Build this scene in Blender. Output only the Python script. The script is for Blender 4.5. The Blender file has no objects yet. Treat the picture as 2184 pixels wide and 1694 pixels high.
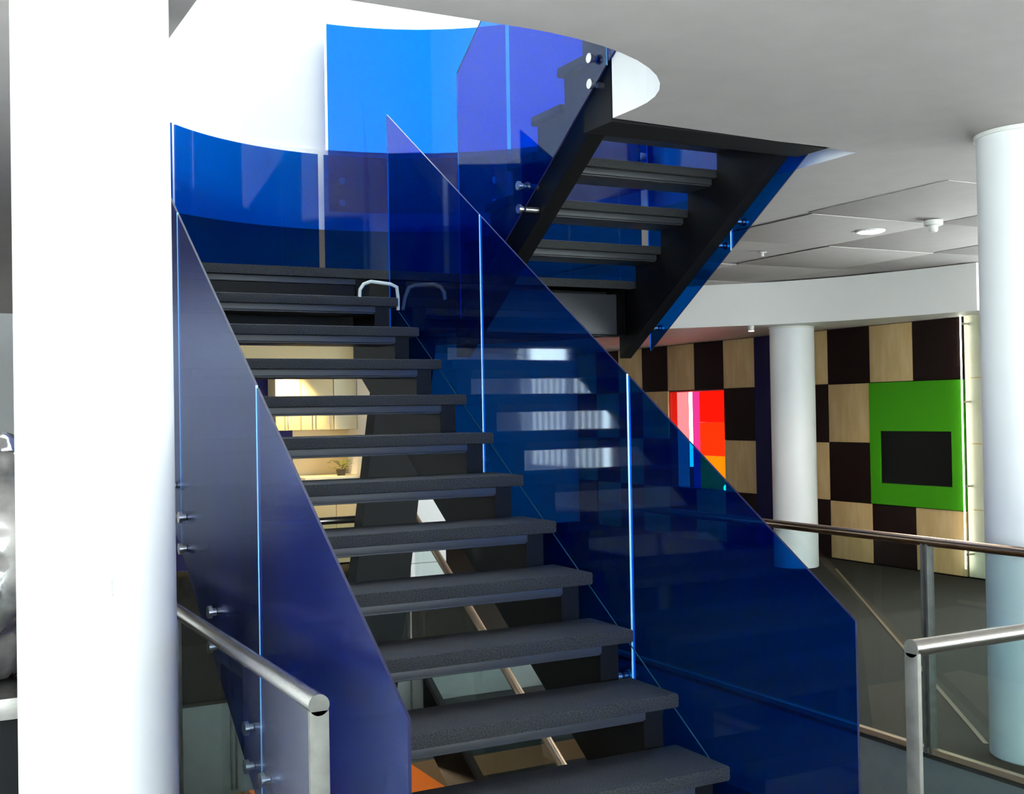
import bpy, bmesh, math, random
from mathutils import Vector, Matrix
random.seed(7)
SC = bpy.context.scene
COL = SC.collection
PI = math.pi

# ------------------------------------------------------------------ camera
# world axes: x runs along the stair treads, y up the first flight, z up; metres
cam_d = bpy.data.cameras.new('camera')
cam_d.sensor_fit = 'HORIZONTAL'; cam_d.sensor_width = 36.0
cam_d.lens = 36.0 * 2491.797 / 2184.0
cam_d.clip_start = 0.05; cam_d.clip_end = 200
cam = bpy.data.objects.new('camera', cam_d); COL.objects.link(cam)
rt = Vector((0.883733, -0.467659, -0.017634)); up = Vector((0.009636, -0.019488, 0.999764)); fw = Vector((0.467892, 0.883694, 0.012716))
m = Matrix((rt, up, -fw)).transposed().to_4x4()
m.translation = Vector((-2.43669, -3.10175, 1.7301))
cam.matrix_world = m
SC.camera = cam

# ------------------------------------------------------------------ sky, exposure
w = bpy.data.worlds.new('sky'); SC.world = w; w.use_nodes = True
bg = w.node_tree.nodes['Background']
bg.inputs['Color'].default_value = (0.95, 0.975, 1.0, 1); bg.inputs['Strength'].default_value = 5.0
SC.view_settings.view_transform = 'Standard'; SC.view_settings.look = 'None'
SC.view_settings.exposure = 1.6; SC.view_settings.gamma = 1.0; SC.view_settings.use_curve_mapping = False
try:
    SC.cycles.use_denoising = True; SC.cycles.use_light_tree = False
    SC.cycles.max_bounces = 7; SC.cycles.diffuse_bounces = 3; SC.cycles.glossy_bounces = 3
    SC.cycles.use_adaptive_sampling = True; SC.cycles.adaptive_threshold = .1
    SC.cycles.transparent_max_bounces = 16; SC.cycles.sample_clamp_indirect = 8.0
    SC.cycles.caustics_reflective = False; SC.cycles.caustics_refractive = False
except Exception:
    pass

# ------------------------------------------------------------------ materials
def new_mat(name):
    mt = bpy.data.materials.new(name); mt.use_nodes = True
    nt = mt.node_tree; nt.nodes.clear()
    out = nt.nodes.new('ShaderNodeOutputMaterial')
    return mt, nt, out
def nd(nt, typ, **kw):
    n = nt.nodes.new(typ)
    for k, v in kw.items():
        if k in n.inputs: n.inputs[k].default_value = v
        else: setattr(n, k, v)
    return n
def c4(c): return (c[0], c[1], c[2], 1)
def pbr(name, col, rough=.5, metal=0., spec=.5, noise=0., nscale=30., col2=None, bump=0., bscale=None, stretch=None, coat=0., aniso=0.):
    mt, nt, out = new_mat(name)
    p = nd(nt, 'ShaderNodeBsdfPrincipled')
    p.inputs['Base Color'].default_value = c4(col); p.inputs['Roughness'].default_value = rough
    p.inputs['Metallic'].default_value = metal; p.inputs['Specular IOR Level'].default_value = spec
    p.inputs['Coat Weight'].default_value = coat; p.inputs['Anisotropic'].default_value = aniso
    nt.links.new(p.outputs[0], out.inputs[0])
    if noise or bump or col2:
        tc = nd(nt, 'ShaderNodeTexCoord'); mp = nd(nt, 'ShaderNodeMapping')
        nt.links.new(tc.outputs['Object'], mp.inputs['Vector'])
        if stretch: mp.inputs['Scale'].default_value = stretch
        if noise or col2:
            nz = nd(nt, 'ShaderNodeTexNoise', Scale=nscale, Detail=6.0); nt.links.new(mp.outputs[0], nz.inputs['Vector'])
            r = nd(nt, 'ShaderNodeValToRGB')
            b = col2 if col2 else tuple(min(1, x*(1+noise)) for x in col)
            a = col if col2 else tuple(x*(1-noise) for x in col)
            r.color_ramp.elements[0].position = .32; r.color_ramp.elements[1].position = .68
            r.color_ramp.elements[0].color = c4(a); r.color_ramp.elements[1].color = c4(b)
            nt.links.new(nz.outputs['Fac'], r.inputs[0]); nt.links.new(r.outputs[0], p.inputs['Base Color'])
        if bump:
            nb = nd(nt, 'ShaderNodeTexNoise', Scale=bscale or nscale, Detail=4.0); nt.links.new(mp.outputs[0], nb.inputs['Vector'])
            bu = nd(nt, 'ShaderNodeBump', Strength=bump, Distance=.004); nt.links.new(nb.outputs['Fac'], bu.inputs['Height'])
            nt.links.new(bu.outputs[0], p.inputs['Normal'])
    return mt
def glass(name, tint, body=None, bodyfac=0., rough=.02, ior=1.5, refl=(1, 1, 1), film=None):
    """coloured sheet glass: tinted see-through, a little body colour, soft film sheen, mirror reflection by Fresnel"""
    mt, nt, out = new_mat(name)
    tr = nd(nt, 'ShaderNodeBsdfTransparent'); tr.inputs[0].default_value = c4(tint)
    base = tr
    ge = nd(nt, 'ShaderNodeNewGeometry')                 # reflect on the outer face only, no internal reflection
    iv = nd(nt, 'ShaderNodeMath', operation='SUBTRACT'); iv.inputs[0].default_value = 1.0; nt.links.new(ge.outputs['Backfacing'], iv.inputs[1])
    if body:
        df = nd(nt, 'ShaderNodeBsdfDiffuse'); df.inputs[0].default_value = c4(body)
        mx = nd(nt, 'ShaderNodeMixShader'); mx.inputs[0].default_value = bodyfac
        nt.links.new(tr.outputs[0], mx.inputs[1]); nt.links.new(df.outputs[0], mx.inputs[2]); base = mx
    if film:
        fg = nd(nt, 'ShaderNodeBsdfAnisotropic', Roughness=film[2]); fg.inputs[0].default_value = c4(film[0])
        fm = nd(nt, 'ShaderNodeMath', operation='MULTIPLY'); fm.inputs[1].default_value = film[1]; nt.links.new(iv.outputs[0], fm.inputs[0])
        mf = nd(nt, 'ShaderNodeMixShader'); nt.links.new(fm.outputs[0], mf.inputs[0])
        nt.links.new(base.outputs[0], mf.inputs[1]); nt.links.new(fg.outputs[0], mf.inputs[2]); base = mf
    gl = nd(nt, 'ShaderNodeBsdfGlossy', Roughness=rough); gl.inputs[0].default_value = c4(refl)
    fr = nd(nt, 'ShaderNodeFresnel', IOR=ior)
    m2 = nd(nt, 'ShaderNodeMixShader')
    mu = nd(nt, 'ShaderNodeMath', operation='MULTIPLY'); nt.links.new(fr.outputs[0], mu.inputs[0]); nt.links.new(iv.outputs[0], mu.inputs[1])
    nt.links.new(mu.outputs[0], m2.inputs[0]); nt.links.new(base.outputs[0], m2.inputs[1]); nt.links.new(gl.outputs[0], m2.inputs[2])
    nt.links.new(m2.outputs[0], out.inputs[0])
    return mt
def emit(name, col, s):
    mt, nt, out = new_mat(name)
    e = nd(nt, 'ShaderNodeEmission', Strength=s); e.inputs[0].default_value = c4(col)
    nt.links.new(e.outputs[0], out.inputs[0]); return mt

M = {}
M['white'] = pbr('white_paint', (.80, .79, .78), .55, noise=.02, nscale=3)
M['bright'] = pbr('bright_white_paint', (.92, .885, .85), .5, noise=.01, nscale=3)
M['column'] = pbr('column_paint', (.84, .84, .84), .38, noise=.015, nscale=4)
M['ceiling'] = pbr('shaded_ceiling_paint', (.53, .475, .46), .8, spec=.2, noise=.03, nscale=6, bump=.08, bscale=120)  # grey tone holds the shade of the underside
M['carpet'] = pbr('grey_carpet', (.038, .034, .028), .95, spec=.08, noise=.35, nscale=260, bump=.4, bscale=400)
M['fascia'] = pbr('grey_fascia', (.20, .21, .205), .7, noise=.05, nscale=12)
M['tread'] = pbr('tread_carpet', (.008, .009, .010), .75, spec=.3, col2=(.046, .047, .050), nscale=190, bump=.5, bscale=300)
M['black'] = pbr('black_steel', (.004, .004, .0045), .5, spec=.15)
M['matte_black'] = pbr('matte_black_paint', (.010, .010, .011), .6, spec=.15)
M['grey_steel'] = pbr('grey_painted_steel', (.032, .034, .040), .45, spec=.4)
M['blue'] = glass('blue_glass', (.010, .32, .70), (.0, .02, .28), .06, .04, 1.5, (.70, .82, 1.0))
M['satin'] = glass('blue_satin_glass', (.008, .16, .45), (.003, .012, .14), .30, .22, 1.45, (.66, .72, .95))
M['clear'] = glass('clear_glass', (.90, .955, .945), None, 0, .01, 1.5)
M['steel'] = pbr('brushed_steel', (.56, .53, .49), .26, 1.0, noise=.12, nscale=40, stretch=(1, 1, 12))
M['bolt'] = pbr('bolt_steel', (.72, .70, .67), .3, 1.0)
M['browned'] = pbr('browned_rail', (.36, .25, .18), .28, 1.0)  # brown wood reflection put into the steel rail colour
M['post'] = pbr('post_steel', (.17, .165, .15), .5, .7, noise=.15, nscale=20)
M['brass'] = pbr('bronze_trim', (.42, .30, .21), .4, .6)
M['edge'] = pbr('glass_edge', (.20, .52, .85), .25, spec=.8)
M['edge_dark'] = pbr('glass_edge_dark', (.012, .012, .05), .5, spec=.2)
M['wood'] = pbr('maple_veneer', (.60, .40, .17), .5, spec=.2, col2=(.70, .50, .25), nscale=4, stretch=(3, 3, .7))
M['wood_pale'] = pbr('pale_maple', (.74, .64, .46), .4, col2=(.80, .71, .55), nscale=5, stretch=(6, 6, .8))
M['darkpanel'] = pbr('dark_brown_panel', (.014, .006, .005), .6, spec=.15, noise=.25, nscale=40)
M['green'] = pbr('green_laminate', (.055, .33, .006), .6, spec=.15)
M['bluedoor'] = pbr('blue_door', (.004, .004, .05), .5, spec=.2)
M['screen'] = pbr('black_screen', (.004, .004, .004), .4, spec=.15)
M['red'] = pbr('red_acrylic', (.85, .03, .01), .3)
M['cream'] = pbr('cream_laminate', (.68, .52, .26), .4)
M['cream_light'] = pbr('cream_side', (.80, .69, .45), .4)
M['navy'] = pbr('navy_wall', (.018, .015, .11), .6, spec=.2)
M['pink'] = emit('pink_painted_glow', (1, .30, .32), .35)
M['magenta'] = emit('magenta_painted_glow', (1, .05, .35), .3)
M['lamp'] = emit('lamp_glow', (1, .93, .82), 14)
M['warmlamp'] = emit('warm_lamp_glow', (1, .72, .40), 8)
M['redglow'] = emit('red_painted_glow', (1, .006, .002), .55)
M['redglow2'] = emit('vermilion_painted_glow', (1, .022, .002), .6)
M['orangeglow'] = emit('orange_painted_glow', (1, .17, .002), .6)
M['strip'] = emit('added_strip_glow', (1, .95, .85), 6)
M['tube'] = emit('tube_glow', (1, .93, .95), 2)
M['plastic'] = pbr('white_plastic', (.78, .77, .72), .4)
M['cable'] = pbr('pale_cable', (.70, .72, .62), .5)
M['blueline'] = pbr('blue_grey_reflection', (.015, .07, .11), .6, spec=.2)
M['leaf'] = pbr('plant_leaf', (.20, .26, .03), .5, noise=.4, nscale=8)
M['terracotta'] = pbr('dark_pot', (.05, .04, .03), .5)
M['orange'] = pbr('orange_rug', (.55, .16, .01), .9, noise=.1, nscale=200)
M['lowfloor'] = pbr('lower_carpet', (.09, .075, .05), .9, noise=.2, nscale=150)
M['wrap'] = pbr('plastic_wrap', (.03, .03, .03), .12, spec=.9, col2=(.40, .36, .34), nscale=5, bump=1.0, bscale=9, coat=.6)
M['inlay'] = pbr('floor_inlay', (.14, .09, .055), .6)
M['blind'] = pbr('white_blind', (.82, .82, .84), .6)
M['frame'] = pbr('window_frame', (.35, .36, .38), .4)

# ------------------------------------------------------------------ mesh helpers
class MB:
    def __init__(s): s.v = []; s.f = []
    def _a(s, vs, fs):
        o = len(s.v); s.v += [tuple(v) for v in vs]; s.f += [tuple(i+o for i in f) for f in fs]; return s
    def box(s, x0, x1, y0, y1, z0, z1):
        return s._a([(x0,y0,z0),(x1,y0,z0),(x1,y1,z0),(x0,y1,z0),(x0,y0,z1),(x1,y0,z1),(x1,y1,z1),(x0,y1,z1)],
                    [(0,3,2,1),(4,5,6,7),(0,1,5,4),(1,2,6,5),(2,3,7,6),(3,0,4,7)])
    def prism_x(s, poly, x0, x1):
        """polygon of (y, z), extruded along x"""
        n = len(poly)
        vs = [(x0, a, b) for a, b in poly] + [(x1, a, b) for a, b in poly]
        return s._a(vs, [tuple(range(n))[::-1], tuple(range(n, 2*n))] + [(i, (i+1) % n, n+(i+1) % n, n+i) for i in range(n)])
    def prism_z(s, poly, z0, z1):
        n = len(poly)
        vs = [(a, b, z0) for a, b in poly] + [(a, b, z1) for a, b in poly]
        return s._a(vs, [tuple(range(n))[::-1], tuple(range(n, 2*n))] + [(i, (i+1) % n, n+(i+1) % n, n+i) for i in range(n)])
    def prism_y(s, poly, y0, y1):
        n = len(poly)
        vs = [(a, y0, b) for a, b in poly] + [(a, y1, b) for a, b in poly]
        return s._a(vs, [tuple(range(n)), tuple(range(n, 2*n))[::-1]] + [(i, n+i, n+(i+1) % n, (i+1) % n) for i in range(n)])
    def tube(s, pts, r, n=16, caps=True):
        pts = [Vector(p) for p in pts]; rings = []
        prev = None
        for i, p in enumerate(pts):
            d = (pts[min(i+1, len(pts)-1)] - pts[max(i-1, 0)]).normalized()
            if prev is None:
                a = Vector((0, 0, 1)) if abs(d.z) < .9 else Vector((1, 0, 0))
                u = d.cross(a).normalized()
            else:
                u = (prev - d * prev.dot(d)).normalized()
            prev = u; v = d.cross(u)
            rr = r[i] if isinstance(r, (list, tuple)) else r
            rings.append([p + (u*math.cos(2*PI*k/n) + v*math.sin(2*PI*k/n))*rr for k in range(n)])
        vs = [q for ring in rings for q in ring]; fs = []
        for i in range(len(rings)-1):
            for k in range(n):
                fs.append((i*n+k, i*n+(k+1) % n, (i+1)*n+(k+1) % n, (i+1)*n+k))
        if caps:
            fs.append(tuple(range(n))[::-1]); fs.append(tuple((len(rings)-1)*n+k for k in range(n)))
        return s._a(vs, fs)
    def lathe(s, prof, cx, cy, n=48):
        vs = []; fs = []
        for r, z in prof:
            vs += [(cx+r*math.cos(2*PI*k/n), cy+r*math.sin(2*PI*k/n), z) for k in range(n)]
        for i in range(len(prof)-1):
            for k in range(n):
                fs.append((i*n+k, i*n+(k+1) % n, (i+1)*n+(k+1) % n, (i+1)*n+k))
        fs.append(tuple(range(n))[::-1]); fs.append(tuple((len(prof)-1)*n+k for k in range(n)))
        return s._a(vs, fs)
    def arc(s, cx, cy, r0, r1, p0, p1, z0, z1, n=28):
        """vertical curved sheet, plan angles p0..p1 in degrees, z1 may be a function of the angle"""
        f1 = z1 if callable(z1) else (lambda a: z1)
        vs = []; fs = []
        for i in range(n+1):
            a = math.radians(p0 + (p1-p0)*i/n); c, sn = math.cos(a), math.sin(a); zt = f1(math.degrees(a))
            vs += [(cx+r0*c, cy+r0*sn, z0), (cx+r1*c, cy+r1*sn, z0), (cx+r1*c, cy+r1*sn, zt), (cx+r0*c, cy+r0*sn, zt)]
        for i in range(n):
            for k in range(4):
                fs.append((i*4+k, i*4+(k+1) % 4, (i+1)*4+(k+1) % 4, (i+1)*4+k))
        fs.append((0, 3, 2, 1)); fs.append((n*4, n*4+1, n*4+2, n*4+3))
        return s._a(vs, fs)
    def mesh(s, name, mat, smooth=False, bevel=0., seg=2):
        me = bpy.data.meshes.new(name); me.from_pydata(s.v, [], s.f)
        bm = bmesh.new(); bm.from_mesh(me)
        bmesh.ops.recalc_face_normals(bm, faces=bm.faces)
        if bevel: bmesh.ops.bevel(bm, geom=list(bm.edges), offset=bevel, segments=seg, profile=.6, affect='EDGES', clamp_overlap=True)
        if smooth or bevel:
            for f in bm.faces: f.smooth = True
            for e in bm.edges:
                if len(e.link_faces) == 2 and e.calc_face_angle(0) > math.radians(40): e.smooth = False
        bm.to_mesh(me); bm.free()
        me.materials.append(mat if not isinstance(mat, str) else M[mat])
        return me

WL = {}     # world location of every object (no rotations are used on parents)
def put(name, me, parent=None, loc=(0, 0, 0)):
    o = bpy.data.objects.new(name, me); COL.objects.link(o)
    loc = Vector(loc); WL[o.name] = loc
    if parent is not None:
        o.parent = parent; o.location = loc - WL[parent.name]
    else: o.location = loc
    return o
def part(name, mb, mat, parent, smooth=False, bevel=0., label=None):
    o = put(name, mb.mesh(name, mat, smooth, bevel), parent)
    if label: o['label'] = label
    return o
def thing(name, label, cat, loc=(0, 0, 0), group=None):
    o = put(name, None, None, loc); o.empty_display_size = .1
    o['label'] = label; o['category'] = cat
    if group: o['group'] = group
    return o
def single(name, mb, mat, label, cat, smooth=False, bevel=0., group=None):
    o = put(name, mb.mesh(name, mat, smooth, bevel)); o['label'] = label; o['category'] = cat
    if group: o['group'] = group
    return o
def struct(name, mb, mat, smooth=False, parent=None, label=None):
    o = put(name, mb.mesh(name, mat, smooth), parent)
    if parent is None: o['kind'] = 'structure'
    if label: o['label'] = label
    return o

# ------------------------------------------------------------------ key sizes
G, R = 0.28, 0.181832          # going and riser
Z0 = 3*R                        # tread 0 (third step)
ZL = Z0 + 11*R                  # half landing
ZU = ZL + 6*R                   # upper floor
ZC = 3.06                       # ceiling
SA = 11*G                       # landing edge
LOW = -20*R                     # floor below
X0, X1, Y0, Y1 = -5.2, 8.2, -8.0, 12.6
def noseA(y): return Z0 + y*R/G
def noseB(y): return ZL + R + (SA - y)*R/G

# ------------------------------------------------------------------ setting: floor with stair void
VX0, VX1, VY0, VY1 = -1.53, 2.07, -.42, 4.07
fl = MB()
for b in ((X0, VX0, Y0, Y1), (VX1, X1, Y0, Y1), (VX0, VX1, VY1, Y1), (VX0, .06, Y0, VY0), (.06, VX1, Y0, -.70)):
    fl.box(*b, -.02, 0)
floor = struct('floor', fl, 'carpet')
fs = MB()
for b in ((X0, VX0-.012, Y0, Y1), (VX1+.012, X1, Y0, Y1), (VX0-.012, VX1+.012, VY1+.012, Y1), (VX0-.012, .05, Y0, VY0-.012), (.05, VX1+.012, Y0, -.712)):
    fs.box(*b, -.58, -.02)
struct('floor_slab', fs, 'fascia', parent=floor, label='grey painted edge of the floor slab round the stair void')
inl = MB()
p0, p1 = Vector((6.4, 6.3)), Vector((2.45, 1.05)); d = (p1-p0).normalized(); nrm = Vector((-d.y, d.x))*.012
inl.prism_z([tuple(p0+nrm), tuple(p0-nrm), tuple(p1-nrm), tuple(p1+nrm)], 0, .003)
struct('inlay_strip', inl, 'inlay', parent=floor, label='thin brown inlay line crossing the grey carpet')
struct('floor_lower', MB().box(X0, X1, Y0, 17, LOW-.1, LOW), 'lowfloor')
lw = MB()
lw.box(X0-.1, X0, Y0, 17, LOW, -.58).box(X1, X1+.1, Y0, 17, LOW, -.58).box(X0, X1, 17, 17.1, LOW, -.4).box(X0, X1, Y0-.1, Y0, LOW, -.58).box(X0, X1, Y1, 17, -.5, -.4)
struct('wall_lower', lw, 'white')

# ceiling slab with the shaped stair opening
def fill_loops(outer, hole, z0, z1):
    bm = bmesh.new()
    def loop(pts, z):
        vs = [bm.verts.new((a, b, z)) for a, b in pts]
        return vs, [bm.edges.new((vs[i], vs[(i+1) % len(vs)])) for i in range(len(vs))]
    L = {}
    for z in (z0, z1):
        ov, oe = loop(outer, z); hv, he = loop(hole, z); L[z] = (ov, hv)
        bmesh.ops.triangle_fill(bm, use_beauty=True, edges=oe+he)
    for k in (0, 1):
        a, b = L[z0][k], L[z1][k]; n = len(a)
        for i in range(n): bm.faces.new((a[i], a[(i+1) % n], b[(i+1) % n], b[i]))
    bmesh.ops.recalc_face_normals(bm, faces=bm.faces)
    return bm
hole = [(-1.57, .43), (-.52, .43)]
for i in range(1, 13):
    a = -PI/2 + PI/2*i/12; hole.append((-.52 + .99*math.cos(a), 1.17 + .74*math.sin(a)))
hole += [(.47, 1.36), (1.2, 1.40), (2.045, 1.45)]
RO, CX, CY = 1.81, .235, 3.10
for i in range(0, 33):
    a = PI*i/32; hole.append((CX + RO*math.cos(a), CY + RO*math.sin(a)))
bm = fill_loops([(X0, Y0), (X1, Y0), (X1, Y1), (X0, Y1)], hole, ZC, ZU)
me = bpy.data.meshes.new('ceiling'); bm.to_mesh(me); bm.free(); me.materials.append(M['ceiling']); me.materials.append(M['white'])
for p in me.polygons:
    p.use_smooth = False
    if abs(p.normal.z) < .5: p.material_index = 1  # white rim, grey underside: one paint's light and shade put into colour
ceiling = put('ceiling', me); ceiling['kind'] = 'structure'
# square ceiling panels beside the opening, proud of the ceiling
cp = MB().box(-.60, .60, -.60, .60, -.006, 0).mesh('ceiling_panel', 'ceiling', bevel=.002)
for i in range(4):
    for j in range(5):
        x = 3.70 + i*1.215; y = 2.38 + j*1.215
        if x > 5.2 and y > 5: continue
        if (i, j) == (0, 2): continue
        put('ceiling_panel', cp, ceiling, (x + .05*j, y - .03*i, ZC - (.004 if (i+j) % 2 else 0)))

# outer walls
def window_wall(idx, side, a0, a1, n, x, horizontal, z0=.15, z1=2.98):
    """a glazed wall: sill, head, posts, frames and panes; runs along y at x (horizontal False) or along x at y"""
    wl = MB()
    def bx(mb, u0, u1, d0, d1, zz0, zz1):
        if horizontal: mb.box(u0, u1, x+d0, x+d1, zz0, zz1)
        else: mb.box(x+d0, x+d1, u0, u1, zz0, zz1)
    bx(wl, a0, a1, 0, .2, -.58, z0); bx(wl, a0, a1, 0, .2, z1, ZC+.05)
    st = (a1-a0)/n
    for i in range(n+1): bx(wl, max(a0, a0+i*st-.15), min(a1, a0+i*st+.15), 0, .2, z0, z1)
    struct('wall_'+side, wl, 'white')
    for i in range(n):
        u0, u1 = a0+i*st+.15, a0+(i+1)*st-.15
        f = MB(); t = .05
        bx(f, u0, u1, .05, .11, z0, z0+t); bx(f, u0, u1, .05, .11, z1-t, z1); bx(f, u0, u0+t, .05, .11, z0, z1); bx(f, u1-t, u1, .05, .11, z0, z1)
        mid = (u0+u1)/2; bx(f, mid-.02, mid+.02, .05, .11, z0, z1); bx(f, u0, u1, .05, .11, (z0+z1)/2-.02, (z0+z1)/2+.02)
        wn = struct('window_%d' % (idx+i), f, 'frame')
        g = MB(); bx(g, u0+t, u1-t, .075, .083, z0+t, z1-t); struct('pane', g, 'clear', parent=wn)
window_wall(1, 'left', Y0, 1.2, 4, X0-.2, False)
struct('wall_left_middle', MB().box(X0-.2, X0, 1.2, 8.75, -.58, ZC+.05), 'white')
window_wall(5, 'left_far', 8.75, 11.35, 1, X0-.2, False, .95, 2.92)
struct('wall_left_end', MB().box(X0-.2, X0, 11.35, Y1, -.58, ZC+.05), 'white')
window_wall(9, 'back', X0, X1, 5, Y0-.2, True, .8, 2.98)
window_wall(14, 'right_glazed', Y0, 4.9, 5, X1, False, .1, 3.0)
struct('wall_far', MB().box(X0, X1, Y1, Y1+.2, 0, ZC), 'white')
struct('wall_far_right', MB().box(X1, X1+.2, 4.9, Y1, 0, ZC), 'white')

# upper storey round the opening: drum wall, room walls, roof with a skylight
dw = MB()
dw.box(-1.70, -1.585, .30, CY, ZU, 7.2)
dw.arc(CX, CY, RO+.012, RO+.13, 87, 180, ZU, 7.2, 36)
struct('wall_drum', dw, 'white', smooth=True)
uw = MB()
uw.box(-3.5, 6.5, 9.0, 9.2, ZU, 7.2).box(-3.7, -3.5, -2.2, 9.2, ZU, 7.2).box(6.5, 6.7, -2.2, 9.2, ZU, 7.2).box(-3.5, 6.5, -2.2, -2.0, ZU, 7.2)
struct('wall_upper', uw, 'white')
rf = MB(); KX0, KX1, KY0, KY1 = -.2, 6.4, 2.0, 8.4
rf.box(-3.7, KX0, -2.2, 9.2, 7.2, 7.4).box(KX1, 6.7, -2.2, 9.2, 7.2, 7.4).box(KX0, KX1, -2.2, KY0, 7.2, 7.4).box(KX0, KX1, KY1, 9.2, 7.2, 7.4)
struct('ceiling_upper', rf, 'white')
sk = MB()
for i in range(5): sk.box(KX0+i*1.65-.03, KX0+i*1.65+.03, KY0, KY1, 7.22, 7.34)
for i in range(5): sk.box(KX0, KX1, KY0+i*1.6-.03, KY0+i*1.6+.03, 7.22, 7.34)
sky_o = struct('window_19', sk, 'frame')
for i in range(4):
    for j in range(4): struct('pane', MB().box(KX0+i*1.65+.031, KX0+i*1.65+1.619, KY0+j*1.6+.031, KY0+j*1.6+1.569, 7.28, 7.288), 'clear', parent=sky_o)

# ------------------------------------------------------------------ bulkhead over the patterned wall
WX, WZ = 6.95, 2.62
bp = [(3.2, 9.6), (4.2, 8.25), (4.85, 7.4), (5.35, 6.85), (5.80, 6.36), (6.12, 5.80), (6.36, 5.10), (6.50, 4.48)]
def smooth_poly(p, n=6):
    o = []
    for i in range(len(p)-1):
        a, b, c, e = p[max(i-1, 0)], p[i], p[i+1], p[min(i+2, len(p)-1)]
        for k in range(n):
            t = k/n
            o.append(tuple(.5*((2*b[j]) + (-a[j]+c[j])*t + (2*a[j]-5*b[j]+4*c[j]-e[j])*t*t + (-a[j]+3*b[j]-3*c[j]+e[j])*t**3) for j in (0, 1)))
    o.append(p[-1]); return o
sp = smooth_poly(bp)
bk = MB()
poly = sp + [(WX+.02, 4.48), (WX+.02, 12.4), (3.2, 12.4)]
bk.prism_z(poly, WZ-.02, ZC-.013)
struct('trim_1', bk, 'bright', smooth=True)

# ------------------------------------------------------------------ patterned wall
wr = MB().box(WX+.03, WX+.20, 4.5, 8.84, 0, WZ).box(WX+.03, WX+.20, 10.06, 12.5, 0, WZ).box(WX+.03, WX+.20, 8.84, 10.06, 0, .66).box(WX+.03, WX+.20, 8.84, 10.06, 1.97, WZ)
wall_r = struct('wall_right', wr, 'matte_black')
cols = [5.056, 5.697, 6.307, 6.951, 7.58, 8.222, 8.840, 9.455, 10.06, 10.676, 11.284, 11.90, 12.45]
rows = [.012, .664, 1.322, 1.978, WZ-.022]
pan_cache = {}
for ci in range(len(cols)-1):
    if cols[ci] == 7.58: continue                      # blue door here
    for ri in range(4):
        if ci in (0, 1) and ri in (1, 2): continue      # green unit
        if ci in (6, 7) and ri in (1, 2): continue      # red niche
        k = ci if ci < 4 else ci-1
        woody = (k + ri) % 2 == (0 if ci >= 4 else 0)
        # top row reads dark, wood, dark, wood from the glass case leftwards
        woody = ((ci + (3-ri)) % 2 == 1) if ci < 4 else ((ci + (3-ri)) % 2 == 1)
        y0, y1, z0, z1 = cols[ci]+.004, cols[ci+1]-.004, rows[ri]+.004, rows[ri+1]-.004
        key = (round(y1-y0, 3), round(z1-z0, 3), woody)
        if key not in pan_cache:
            pan_cache[key] = MB().box(0, .03, 0, y1-y0, 0, z1-z0).mesh('wall_panel', 'wood' if woody else 'darkpanel', bevel=.003)
        put('wood_panel' if woody else 'dark_panel', pan_cache[key], wall_r, (WX, y0, z0))
d1 = struct('door_1', MB().box(WX-.012, WX+.03, 7.59, 8.215, .01, WZ-.03), 'bluedoor')
struct('door_handle', MB().tube([(WX-.05, 7.66, .95), (WX-.05, 7.66, 1.15)], .01, 10).box(WX-.05, WX-.012, 7.655, 7.665, .97, .98).box(WX-.05, WX-.012, 7.655, 7.665, 1.12, 1.13), 'steel', parent=d1)
struct('baseboard_right', MB().box(WX+.01, WX+.03, 5.06, 12.4, 0, .012), 'darkpanel')

# green unit with black recess
gu = thing('media_unit', 'bright green wall unit with a black recessed screen opening', 'wall unit', (WX, 5.69, .67))
gy0, gy1, gz0, gz1, a0, a1, b0, b1 = 5.062, 6.303, .668, 1.974, 5.195, 6.165, .895, 1.455
g = MB().box(WX-.02, WX+.03, gy0, gy1, gz0, b0).box(WX-.02, WX+.03, gy0, gy1, b1, gz1).box(WX-.02, WX+.03, gy0, a0, b0, b1).box(WX-.02, WX+.03, a1, gy1, b0, b1)
part('surround', g, 'green', gu)
rc = MB().box(WX+.005, WX+.029, a0, a0+.012, b0, b1).box(WX+.005, WX+.029, a1-.012, a1, b0, b1).box(WX+.005, WX+.029, a0, a1, b0, b0+.012).box(WX+.005, WX+.029, a0, a1, b1-.012, b1)
part('recess_lining', rc, 'matte_black', gu)
part('screen', MB().box(WX+.012, WX+.029, a0+.012, a1-.012, b0+.012, b1-.012), 'screen', gu)

# red niche
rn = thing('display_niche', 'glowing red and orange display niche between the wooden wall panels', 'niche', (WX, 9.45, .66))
n = MB().box(WX+.17, WX+.19, 8.84, 10.06, .66, 1.97).box(WX+.03, WX+.17, 8.842, 8.852, .67, 1.96).box(WX+.03, WX+.17, 10.048, 10.058, .67, 1.96).box(WX+.03, WX+.19, 8.842, 10.058, .66, .672).box(WX+.03, WX+.19, 8.842, 10.058, 1.958, 1.97)
part('lining', n, 'red', rn)
for z0, z1, mt, lb in ((1.552, 1.955, 'redglow', 'upper red panel with painted glow'), (1.112, 1.546, 'redglow2', 'middle vermilion panel with painted glow'), (.675, 1.106, 'orangeglow', 'lower orange panel with painted glow')):
    part('painted_glow_panel', MB().box(WX+.09, WX+.10, 8.856, 9.47, z0, z1), mt, rn, label=lb)  # lamp-lit red to orange gradient put into flat glow colours
part('magenta_pane', MB().box(WX+.07, WX+.10, 9.475, 9.60, .675, 1.955), 'magenta', rn, label='narrow magenta pane with painted glow')  # reflected glow put into the pane colour
part('reflection_tube', MB().tube([(WX+.10, 9.67, .95), (WX+.10, 9.67, 1.95)], .03, 12), 'tube', rn, smooth=True, label='white glowing tube standing for a reflection')  # glowing tube put in for a white reflection
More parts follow.
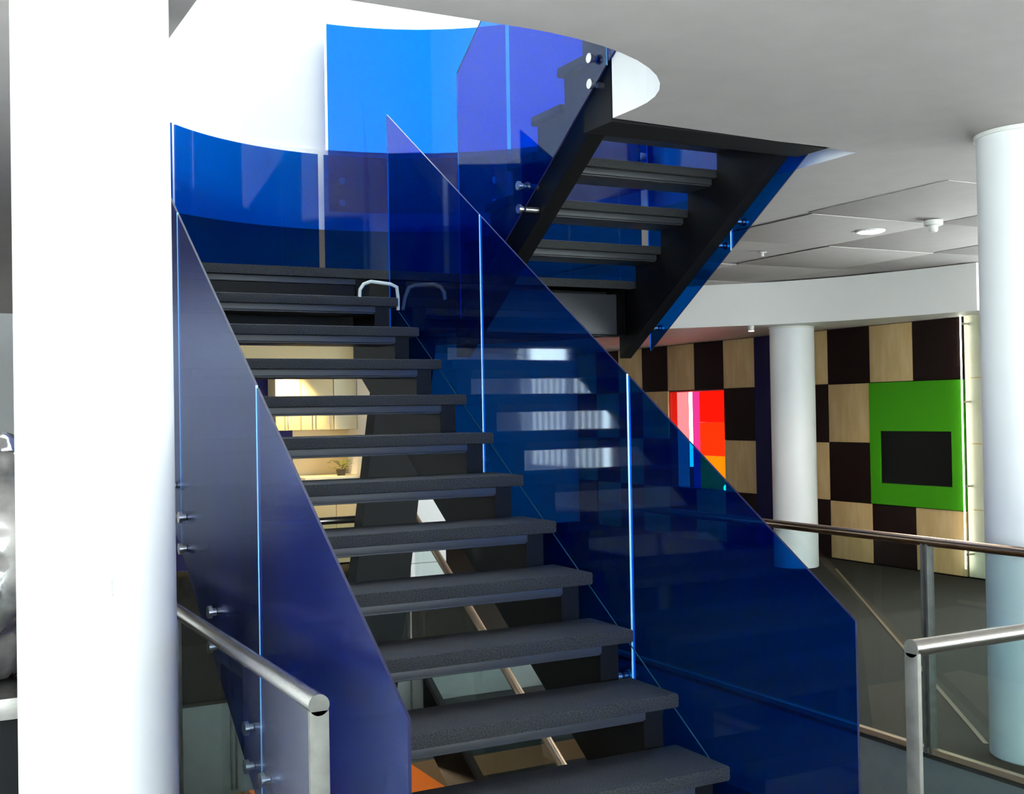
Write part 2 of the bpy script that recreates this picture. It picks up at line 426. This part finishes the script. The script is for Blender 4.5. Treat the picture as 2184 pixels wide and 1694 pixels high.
part('pink_pane', MB().box(WX+.09, WX+.10, 9.73, 9.97, .675, 1.955), 'pink', rn, label='pale pink pane with a painted reflection')  # glowing pane stands for a pink reflection
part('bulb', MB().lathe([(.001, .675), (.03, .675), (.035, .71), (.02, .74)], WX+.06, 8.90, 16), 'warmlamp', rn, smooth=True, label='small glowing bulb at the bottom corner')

# glass fronted pale case at the end of the wall
gc = thing('glass_front_case', 'tall pale wood case with a standoff glass front beside the green unit', 'case', (WX, 4.4, 0))
part('back_panel', MB().box(WX+.005, WX+.03, 3.9, 5.03, 0.02, 2.69), 'wood_pale', gc)
for z in (.68, 1.33, 1.98): part('joint_strip', MB().box(WX+.001, WX+.006, 3.9, 4.96, z, z+.012), 'wood', gc)
gp = part('glass_front', MB().box(WX-.07, WX-.06, 3.9, 5.05, .02, 2.70), 'clear', gc)
for z in (.25, .92, 1.75, 2.52):
    for y in (4.97, 4.1): part('standoff', MB().tube([(WX-.085, y, z), (WX+.006, y, z)], .011, 12), 'steel', gp, smooth=True)
part('added_light_strip', MB().box(WX-.055, WX-.045, 5.02, 5.03, .1, 2.65), 'strip', gc, label='added white strip brightening the case edge')  # emissive strip added to brighten the pale case
part('top_cap', MB().box(WX-.08, WX+.03, 3.9, 5.05, 2.70, 2.715), 'brass', gc)

# ------------------------------------------------------------------ columns
def column(x, y, z1, label, plate=None, r=.2375):
    t = thing('column', label, 'column', (x, y, 0), 'white round columns')
    part('shaft', MB().lathe([(r-.006, 0), (r, .006), (r, z1-.02), (r, z1)], x, y, 64), 'column', t, smooth=True)
    part('shadow_gap_ring', MB().lathe([(r+.012, z1-.022), (r+.012, z1-.002)], x, y, 64), 'plastic', t, smooth=True)
    if plate:
        ang, z = plate
        c, s = math.cos(ang), math.sin(ang); P = MB()
        for (u0, u1, zz0, zz1, d) in ((-.055, .055, z, z+.05, .006), (-.058, .058, z-.006, z, .012)):
            P._a([(x+(r+dd)*c-u*s, y+(r+dd)*s+u*c, zz) for dd in (-.01, d) for u, zz in ((u0, zz0), (u1, zz0), (u1, zz1), (u0, zz1))],
                 [(0, 1, 2, 3), (4, 5, 6, 7), (0, 1, 5, 4), (1, 2, 6, 5), (2, 3, 7, 6), (3, 0, 4, 7)])
        part('cover_plate', P, 'plastic', t, label='small white cover plate')
    return t
column(-1.90, .585, ZC, 'large white round column standing in the left foreground', (math.radians(-103), 1.235), .226)
column(2.52, .778, ZC, 'white round column behind the glass balustrade at the right edge')
column(6.22, 6.71, WZ-.02, 'white round column in front of the blue door in the wooden wall', (math.radians(-160), .42))

# ------------------------------------------------------------------ balustrades
RH, RR = 1.0745-.024, .024
def balustrade(label, p0, p1, posts, splits, caps=(True, True), z_low=-.02, base=True, railmat='steel', loc=None):
    """straight guard: axis aligned from p0 to p1 (x, y)"""
    t = thing('balustrade', label, 'balustrade', (p0[0], p0[1], 0), 'steel and glass balustrades round the void')
    P0, P1 = Vector((*p0, RH)), Vector((*p1, RH)); L = (P1-P0).length; dr = (P1-P0)/L
    along_y = abs(dr.y) > .5
    part('handrail', MB().tube([P0+dr*(.004 if caps[0] else 0), P1], RR, 24), railmat, t, smooth=True)
    if caps[0]: part('end_cap', MB().tube([P0, P0+dr*.004], RR+.0012, 24), 'post', t, smooth=True)
    def bar(mb, a0, a1, wdt, z0, z1):
        q0, q1 = P0+dr*a0, P0+dr*a1
        if along_y: mb.box(q0.x-wdt, q0.x+wdt, min(q0.y, q1.y), max(q0.y, q1.y), z0, z1)
        else: mb.box(min(q0.x, q1.x), max(q0.x, q1.x), q0.y-wdt, q0.y+wdt, z0, z1)
        return mb
    for a, two in posts:
        part('post', bar(MB(), a, a+.014, .024, z_low, RH-.012), 'post', t, bevel=.002)
        if two: part('post', bar(MB(), a+.03, a+.044, .024, z_low, RH-.012), 'post', t, bevel=.002)
    for a0, a1 in splits:
        part('glass_pane', bar(MB(), a0, a1, .005, z_low-.0, RH-.02), 'clear', t)
    if base: part('base_channel', bar(MB(), 0, L, .018, .0, .028), 'brass', t)
    return t
balustrade('steel handrail and glass balustrade in the left foreground beside the column', (-1.562, -.458), (-1.562, 4.10),
           [(0, False), (1.60, True), (3.1, True)], [(.02, 1.585), (1.66, 3.085), (3.16, 4.5)])
balustrade('short bright steel balustrade in the right foreground at the foot of the stair', (.062, -.73), (2.07, -.73),
           [(0, False), (1.0, True)], [(.02, .985), (1.06, 2.0)])
balustrade('long balustrade with bronze handrail tinted for wood reflections on the right side of the void', (2.095, -.70), (2.095, 4.10),
           [(1.76, True), (.3, True)], [(.36, 1.745), (1.82, 3.3), (3.31, 4.79)], (False, False), railmat='browned')
balustrade('far balustrade seen through the gaps between the treads', (-1.53, 4.10), (.60, 4.10),
           [(.9, True), (2.1, False)], [(.0, .885), (.96, 2.09)], (False, False), z_low=-.56, base=False)

# ------------------------------------------------------------------ main staircase
ST = thing('staircase', 'black steel staircase with dark carpeted treads and blue glass sides', 'staircase', (.2, 0, 0))
# treads: one shared block and one shared carrier plate per flight
def tread_mesh(w, d): return MB().box(0, w, 0, d, -.05, 0).mesh('tread', 'tread', bevel=.010)
def carrier_mesh(w, d): return MB().box(0, w, 0, d, -.032, 0).box(0, w, .012, d, -.040, -.032).mesh('carrier_plate', 'grey_steel', bevel=.003)
tA, cA = tread_mesh(1.365, .305), carrier_mesh(1.10, .24)
for i in range(-2, 11):
    o = put('tread', tA, ST, (-1.365, G*i, Z0+R*i))
    put('carrier_plate', cA, o, (-1.225, G*i+.028, Z0+R*i-.05))
tB, cB = tread_mesh(1.30, .305), carrier_mesh(1.08, .24)
for k in range(1, 6):
    y = SA - G*(k-1); z = ZL + R*k
    o = put('tread', tB, ST, (.53, y-.305, z))
    put('carrier_plate', cB, o, (.64, y-.27, z-.05))

def saw_A(y_end=SA+.10, ylow=-.56):
    """sawtooth stringer outline of the lower flight"""
    p = [(-.47, 0.0)]
    p.append((-.47, Z0-2*R-.05))
    for i in range(-1, 12):
        y = G*i + .040
        p.append((y, Z0+R*(i-1)-.05)); p.append((y, Z0+R*i-.05))
    p.append((y_end, ZL-.05)); p.append((y_end, noseA(y_end)-.60))
    yb = (.60-Z0)*G/R
    p.append((yb, 0.0))
    return p
def saw_B(y_top=1.42):
    p = [(SA+.16, noseB(SA+.16)-.56), (SA+.16, ZL-.05)]
    for k in range(1, 6):
        y = SA - G*(k-1) - .040
        p.append((y, ZL+R*(k-1)-.05)); p.append((y, ZL+R*k-.05))
    y = SA - G*5 - .040
    p.append((y, ZL+R*5-.05)); p.append((y, ZU-.06)); p.append((y_top, ZU-.06)); p.append((y_top, noseB(y_top)-.56))
    return p
for x0, x1 in ((-.125, -.045), (-1.315, -1.235)): part('stringer', MB().prism_x(saw_A(), x0, x1), 'black', ST)
for x0, x1 in ((.55, .64), (1.715, 1.80)): part('stringer', MB().prism_x(saw_B(), x0, x1), 'black', ST)
# landing: carpet deck, edge beams, ring beam
def dshape(r, ya, yb):
    pts = [(-1.345, ya), (.50, ya), (.50, yb), (1.80, yb)]
    cx, cy = .22, 3.10
    a0 = math.asin(max(-1, (3.10-cy)/r))
    for i in range(0, 41):
        a = PI*i/40; x = cx + r*math.cos(a); y = cy + r*math.sin(a)
        pts.append((min(max(x, -1.345), 1.80), y))
    return pts
part('landing_deck', MB().prism_z(dshape(1.52, SA, SA), ZL-.05, ZL), 'tread', ST)
part('landing_frame', MB().prism_z(dshape(1.44, SA+.20, SA+.20), ZL-.34, ZL-.052), 'black', ST)
part('landing_edge', MB().box(-1.23, -.13, SA+.03, SA+.18, ZL-.085, ZL-.052), 'grey_steel', ST, bevel=.003)
part('riser_panel', MB().box(-1.23, -.13, SA+.045, SA+.06, ZL-R+.0, ZL-.088), 'black', ST)
part('landing_beam', MB().box(.645, 1.71, SA+.10, SA+.19, ZL-.345, ZL-.075), 'grey_steel', ST, bevel=.012, label='grey rounded edge beam under the half landing')
part('header_beam', MB().box(.50, 1.83, 1.415, 1.66, ZC+.0, ZU-.055), 'matte_black', ST)
part('top_plate', MB().box(.50, 1.83, 1.40, 1.70, ZU-.05, ZU), 'tread', ST)
# leaning strut below the landing
st = MB(); dz = lambda z: .141*(z-1.3)
zb, zt = LOW, ZL-.33
st._a([(.150+dz(z)+u, y, z) for z in (zb, zt) for u, y in ((0, 3.72), (.36, 3.72), (.36, 3.86), (0, 3.86))],
      [(0, 1, 2, 3), (4, 5, 6, 7), (0, 1, 5, 4), (1, 2, 6, 5), (2, 3, 7, 6), (3, 0, 4, 7)])
part('strut', st, 'matte_black', ST, label='black leaning support blade under the landing')

# glass sides
bolt_me = {}
def bolt(parent, x, y, z, side, neck):
    """round steel head on a black neck, axis along x; side -1: head towards -x"""
    key = (side, round(neck, 3))
    if key not in bolt_me:
        b = MB().tube([(side*.016, 0, 0), (side*.030, 0, 0)], .023, 20).tube([(side*.0, 0, 0), (side*.016, 0, 0)], .014, 14).tube([(-side*.012, 0, 0), (-side*neck, 0, 0)], .014, 14)
        bolt_me[key] = b.mesh('bolt', 'bolt', smooth=True)
    put('bolt', bolt_me[key], parent, (x, y, z))
def bolt_in(parent, x, y, z, side):
    put('bolt', bolt_me.setdefault(('in', side), MB().tube([(0, 0, 0), (side*.07, 0, 0)], .016, 14).mesh('bolt', 'bolt', smooth=True)), parent, (x, y, z))
def edge_faces(o, dark):
    """polished vertical edges of a glass panel"""
    o.data.materials.append(M['edge']); o.data.materials.append(M['edge_dark'])
    for p in o.data.polygons:
        if abs(p.normal.x) < .5: p.material_index = 2 if (abs(p.normal.y) < .95 or abs(p.center.y-dark) < .02) else 1
    return o
def sloped_panel(x, y0, y1, nose, hi, lo, zmin=None, name='glass_panel', dark=-9, mat='blue'):
    """parallelogram of sheet glass 12 mm thick in the plane x; lower edge kept above zmin"""
    ys = [y0, y1]
    bot = []
    N = 1
    zb0, zb1 = nose(y0)-lo, nose(y1)-lo
    if zmin is not None and zb0 < zmin < zb1:
        yc = y0 + (y1-y0)*(zmin-zb0)/(zb1-zb0); bot = [(y0, zmin), (yc, zmin), (y1, zb1)]
    else: bot = [(y0, max(zb0, zmin or -99)), (y1, max(zb1, zmin or -99))]
    poly = bot + [(y1, nose(y1)+hi), (y0, nose(y0)+hi)]
    return edge_faces(part(name, MB().prism_x(poly, x-.004, x+.004), mat, ST), dark)
gA = .92
jr = [(-.556, .606), (.618, 1.842), (1.854, 3.0)]
for a, b in jr:
    g = sloped_panel(.03, a, b, noseA, gA, .50, .006, dark=-.556)
    for y in (a+.075, b-.075):
        for dz_ in (.29, .415):
            if noseA(y)-dz_ > .05: bolt(g, .036, y, noseA(y)-dz_, 1, .085)
jl = [(-.612, .602), (.616, 1.742), (1.756, 3.08)]
for a, b in jl:
    g = sloped_panel(-1.40, a, b, noseA, .885, .50, .006, dark=-.612, mat='satin')
    for y in (a+.085, (a+b)/2, b-.085):
        for dz_ in (.29, .415):
            if noseA(y)-dz_ > .05: bolt(g, -1.406, y, noseA(y)-dz_, -1, .085)
for a, b in ((1.385, 2.98), (.90, 1.365)):
    g = sloped_panel(.46, a, b, noseB, .90, .52)
    ys = (b-.78, a+.10) if b > 2 else (b-.10,)
    for y in ys:
        for dz_ in (.40, .52): bolt(g, .454, y, noseB(y)-dz_, -1, .09)
for a, b in ((2.27, 3.10), (1.45, 2.255)):
    g = sloped_panel(1.86, a, b, noseB, .90, .61)
    for y in (a+.08, b-.08):
        for dz_ in (.40, .52): bolt(g, 1.866, y, noseB(y)-dz_, 1, .07)
# curved panels round the landing
for q0, q1 in ((180, 135.6), (134.2, 91.2), (89.6, 46), (45, 0)):
    g = part('curved_glass_panel', MB().arc(.22, 3.10, 1.575, 1.587, q0, q1, ZL-.30, ZL+1.0), 'blue', ST, smooth=True)
    for q in (q0-4, q1+4):
        a = math.radians(q)
        for z in (ZL-.12, ZL-.23):
            b = MB().tube([(.22+1.50*math.cos(a), 3.10+1.50*math.sin(a), z), (.22+1.61*math.cos(a), 3.10+1.61*math.sin(a), z)], .02, 14)
            part('bolt', b, 'bolt', g, smooth=True)

# upper floor guard, curved blue glass on the edge of the opening
ug = thing('upper_guard', 'tall curved blue glass guard on the upper floor edge behind the landing', 'guard', (CX, CY, ZU))
for q0, q1 in ((87.3, 44), (43, 3)):
    g = part('curved_glass_panel', MB().arc(CX, CY, RO+.085-.17, RO+.097-.17, q0, q1, ZC+.12, 4.52), 'blue', ug, smooth=True)
    for q in (q0-3, q1+3):
        a = math.radians(q)
        for z in (3.24, 3.40):
            part('bolt', MB().tube([(CX+1.70*math.cos(a), CY+1.70*math.sin(a), z), (CX+1.81*math.cos(a), CY+1.81*math.sin(a), z)], .024, 14), 'bolt', g, smooth=True)

# pale cable looping out on the landing side; thin line for a reflection along the glass
cb = MB().tube([(-.225, 2.80, 2.36), (-.222, 2.80, 2.40), (-.20, 2.80, 2.43), (-.16, 2.80, 2.445), (-.10, 2.80, 2.44), (-.045, 2.80, 2.435), (-.01, 2.80, 2.42), (.005, 2.82, 2.37), (.012, 2.84, 2.30)], .0095, 10)
single('cable', cb, 'cable', 'pale looped cable sticking up at the right end of a top tread', 'cable', smooth=True)
cb2 = MB().tube([(.017, 2.84, 2.29), (.017, .10, .51)], .0022, 8)  # thin tube stands for the stringer edge reflected in the glass
single('reflection_line', cb2, 'blueline', 'thin line for a stringer edge reflection, running diagonally along the inner face of the right blue glass', 'cable', smooth=True)

# ------------------------------------------------------------------ stair going down
LS = thing('lower_staircase', 'dark flight descending under the main staircase with a bronze handrail', 'staircase', (1.25, 4.05, 0))
for x in (.63, 1.93):
    if x < 1: part('handrail', MB().tube([(x, 4.12, 1.05), (x, 2.0, -.24), (x, .2, -1.335)], RR, 20), 'brass' if x < 1 else 'steel', LS, smooth=True)
    if x < 1: part('glass_pane', MB().prism_x([(4.10, .10), (4.10, 1.02), (.2, -1.36), (.2, -2.28)], x-.006, x+.006), 'clear', LS)
    part('stringer', MB().prism_x([(4.06, -.02), (4.06, -.42), (.1, -2.84), (.1, -2.40)], x+.02 if x < 1 else x-.08, x+.08 if x < 1 else x-.02), 'black', LS)
tL = MB().box(0, 1.12, 0, .29, -.05, 0).mesh('tread', 'tread', bevel=.008)
for k in range(1, 14): put('tread', tL, LS, (.72, 4.05-.28*k, -R*k))

# ------------------------------------------------------------------ ceiling fittings
dl = thing('downlight', 'round glowing recessed downlight in the ceiling right of the stair', 'ceiling light', (4.09, 3.40, ZC))
part('rim', MB().lathe([(.105, ZC-.022), (.11, ZC-.012), (.11, ZC)], 4.09, 3.40, 32), 'plastic', dl, smooth=True)
part('lamp', MB().lathe([(.085, ZC-.026), (.085, ZC-.02)], 4.09, 3.40, 32), 'lamp', dl, smooth=True)
ld = bpy.data.lights.new('downlight_lamp', 'SPOT'); ld.energy = 95; ld.spot_size = 2.75; ld.spot_blend = .35; ld.color = (1, .88, .74); ld.shadow_soft_size = .08
lo = bpy.data.objects.new('downlight_lamp', ld); COL.objects.link(lo); lo.location = (4.09, 3.40, ZC-.04)
sd = thing('smoke_detector', 'white smoke detector on the ceiling beside the downlight', 'detector', (4.16, 2.86, ZC))
part('base', MB().lathe([(.055, ZC-.05), (.066, ZC-.045), (.066, ZC-.012)], 4.16, 2.86, 32), 'plastic', sd, smooth=True)
part('sensor_dome', MB().lathe([(.022, ZC-.095), (.03, ZC-.085), (.034, ZC-.05)], 4.16, 2.86, 24), 'plastic', sd, smooth=True)
sp_ = thing('sprinkler', 'tiny white sprinkler head on the ceiling above the bulkhead', 'sprinkler', (4.09, 4.64, ZC))
part('escutcheon', MB().lathe([(.03, ZC-.018), (.04, ZC-.012)], 4.09, 4.64, 20), 'plastic', sp_, smooth=True)
part('head', MB().lathe([(.008, ZC-.05), (.015, ZC-.045), (.008, ZC-.018)], 4.09, 4.64, 14), 'plastic', sp_, smooth=True)
so = thing('spotlight', 'small white spotlight under the curved bulkhead beside the middle column', 'spotlight', (5.62, 6.66, WZ-.02))
part('housing', MB().tube([(5.62, 6.66, WZ-.0205), (5.62, 6.66, WZ-.075)], .032, 16), 'plastic', so, smooth=True)
part('lamp', MB().tube([(5.62, 6.66, WZ-.075), (5.62, 6.66, WZ-.08)], .026, 16), 'lamp', so, smooth=True)

# ------------------------------------------------------------------ kitchenette seen through the treads
KY = 10.0
kw = MB().box(1.72, 2.42, KY+.34, KY+.42, 0, 2.62); struct('wall_kitchen', kw, 'cream')
struct('wall_navy', MB().box(-.6, 1.72, KY+.30, KY+.42, 0, 2.62), 'navy')
struct('wall_pier', MB().box(2.42, 2.60, KY-.40, KY+.6, 0, ZC), 'white')
struct('trim_2', MB().box(.6, 2.42, KY-.02, KY+.42, 2.34, 2.62), 'cream')
def wall_cab(x0, x1, label, mat, hand):
    t = thing('wall_cabinet', label, 'cabinet', (x0, KY+.3, 1.58), 'kitchenette wall cabinets')
    part('body', MB().box(x0+.002, x1-.002, KY+.02, KY+.34, 1.56, 2.335), mat, t)
    dr = part('door', MB().box(x0+.004, x1-.004, KY, KY+.018, 1.562, 2.33), mat, t, bevel=.002)
    for h in hand:
        part('handle', MB().tube([(h, KY-.022, 1.62), (h, KY-.022, 1.80)], .006, 8).tube([(h, KY-.022, 1.64), (h, KY, 1.64)], .004, 6).tube([(h, KY-.022, 1.78), (h, KY, 1.78)], .004, 6), 'frame', dr, smooth=True)
wall_cab(1.43, 1.73, 'leftmost cream wall cabinet, brightly lit, beyond the treads', 'cream', [1.54, 1.575])
wall_cab(1.732, 2.13, 'middle cream wall cabinet with slim dark handles beyond the treads', 'cream', [1.85, 1.89, 2.06])
wall_cab(2.132, 2.418, 'paler cream wall cabinet next to the white pier', 'cream_light', [])
bc = thing('base_cabinet', 'cream base cabinet under the kitchenette worktop', 'cabinet', (1.72, KY, 0))
part('body', MB().box(1.722, 2.418, KY-.18, KY+.338, .02, .98), 'cream', bc)
part('door', MB().box(1.73, 2.07, KY-.20, KY-.181, .10, .97), 'cream', bc, bevel=.002)
part('door', MB().box(2.075, 2.415, KY-.20, KY-.181, .10, .97), 'cream', bc, bevel=.002)
single('worktop', MB().box(1.70, 2.418, KY-.22, KY+.338, .981, 1.02), 'cream_light', 'cream worktop of the kitchenette below the wall cabinets', 'worktop', bevel=.004)
pt = thing('potted_plant', 'small yellow green plant standing on the kitchenette worktop', 'plant', (2.19, KY-.05, 1.02))
part('pot', MB().lathe([(.045, 1.021), (.06, 1.09)], 2.19, KY-.05, 20), 'terracotta', pt, smooth=True)
lf = MB()
for i in range(60):
    a = random.uniform(0, 2*PI); rr = random.uniform(.03, .16); z = 1.10+random.uniform(.0, .10)
    c = Vector((2.19+rr*math.cos(a), KY-.05+rr*math.sin(a)*.6, z)); u = Vector((math.cos(a), math.sin(a), random.uniform(-.3, .5)))*.035; v = Vector((-math.sin(a), math.cos(a), .2))*.014
    lf._a([c-u, c+v, c+u, c-v], [(0, 1, 2, 3)])
part('foliage', lf, 'leaf', pt)
ld = bpy.data.lights.new('kitchen_spot', 'SPOT'); ld.energy = 90; ld.color = (1, .76, .40); ld.spot_size = 1.3; ld.spot_blend = .6; ld.shadow_soft_size = .04
lo = bpy.data.objects.new('kitchen_spot', ld); COL.objects.link(lo); lo.location = (1.52, KY-.42, 2.50); lo.rotation_euler = (math.radians(22), 0, 0)
kl = thing('kitchen_downlight', 'warm downlight over the kitchenette cabinets', 'ceiling light', (1.52, KY-.42, ZC))
part('housing', MB().tube([(1.52, KY-.42, ZC-.001), (1.52, KY-.42, 2.56)], .035, 16), 'plastic', kl, smooth=True)
part('lamp', MB().tube([(1.52, KY-.42, 2.558), (1.52, KY-.42, 2.552)], .03, 16), 'warmlamp', kl, smooth=True)
# white counter
wc = thing('white_counter', 'low white counter standing behind the leaning black strut', 'counter', (2.4, 8.1, 0))
part('front', MB().box(2.0, 2.585, 7.90, 8.4, 0, .86), 'white', wc)
part('top', MB().box(1.98, 2.60, 7.87, 8.42, .861, .90), 'white', wc, bevel=.004)
part('plinth_joint', MB().box(2.0, 2.586, 7.895, 7.90, .20, .21), 'frame', wc)

# ------------------------------------------------------------------ lower storey
single('rug', MB().box(2.0, 4.5, 11.0, 16.0, LOW, LOW+.012), 'orange', 'orange rug on the floor of the storey below', 'rug')
for x, y, lb in ((.5, 10.5, 'beyond the main stair'), (3.5, 13.5, 'above the orange rug'), (-2.5, 8.0, 'left of the void'), (-.2, 5.6, 'nearest the far balustrade')):
    t = thing('added_lower_downlight', 'warm ceiling downlight added to light the storey below, ' + lb, 'ceiling light', (x, y, -.60), 'added downlights in the storey below')
    zc = -.58 if y < Y1 else -.5
    part('rim', MB().lathe([(.09, zc-.02), (.10, zc-.001)], x, y, 24), 'plastic', t, smooth=True)
    part('lamp', MB().lathe([(.07, zc-.026), (.07, zc-.021)], x, y, 24), 'warmlamp', t, smooth=True)
    ld = bpy.data.lights.new('added_lower_lamp', 'POINT'); ld.energy = 45; ld.color = (1, .74, .45); ld.shadow_soft_size = .07  # lamps added so the floor below is lit
    lo = bpy.data.objects.new('added_lower_lamp', ld); COL.objects.link(lo); lo.location = (x, y, zc-.12)

# ------------------------------------------------------------------ left edge: wrapped furniture on a trolley
tr = thing('trolley', 'black trolley with a steel edged top behind the left column', 'trolley', (-2.40, 1.2, 0))
part('body', MB().box(-2.85, -1.83, .95, 1.55, .06, .78), 'matte_black', tr, bevel=.01)
part('steel_top', MB().box(-2.89, -1.79, .90, 1.60, .785, .86), 'steel', tr, bevel=.02)
for x in (-2.75, -1.93):
    for y in (1.03, 1.47): part('castor', MB().tube([(x-.015, y, .03), (x+.015, y, .03)], .03, 16), 'black', tr, smooth=True)
bmw = bmesh.new(); bmesh.ops.create_icosphere(bmw, subdivisions=5, radius=1)
from mathutils import noise as mnoise
for v in bmw.verts:
    n_ = v.co.normalized(); k = 1 + .16*mnoise.noise(n_*2.2) + .07*mnoise.noise(n_*6.0+Vector((3, 1, 2))) + .03*abs(mnoise.noise(n_*14))
    v.co = Vector((n_.x*.50*k, n_.y*.30*k, max(-.40, n_.z*.44*k)))
for f in bmw.faces: f.smooth = True
mw = bpy.data.meshes.new('wrapped_bundle'); bmw.to_mesh(mw); bmw.free(); mw.materials.append(M['wrap'])
wb = put('wrapped_bundle', mw, None, (-2.33, 1.24, 1.262)); wb['label'] = 'crumpled plastic wrapped bundle on the trolley at the left edge'; wb['category'] = 'bundle'

# ------------------------------------------------------------------ vertical blinds in the far left windows
y0, y1 = 8.95, 11.15
vb = thing('vertical_blind', 'white vertical blind hanging in the far left window', 'blind', (X0+.06, y0, .95))
part('head_rail', MB().box(X0+.02, X0+.08, y0, y1, 2.27, 2.31), 'frame', vb)
sl = MB().box(-.002, .002, -.055, .055, -1.32, 0).mesh('slat', 'blind')
for i in range(14): put('slat', sl, vb, (X0+.055, y0+.08+i*.157, 2.268))
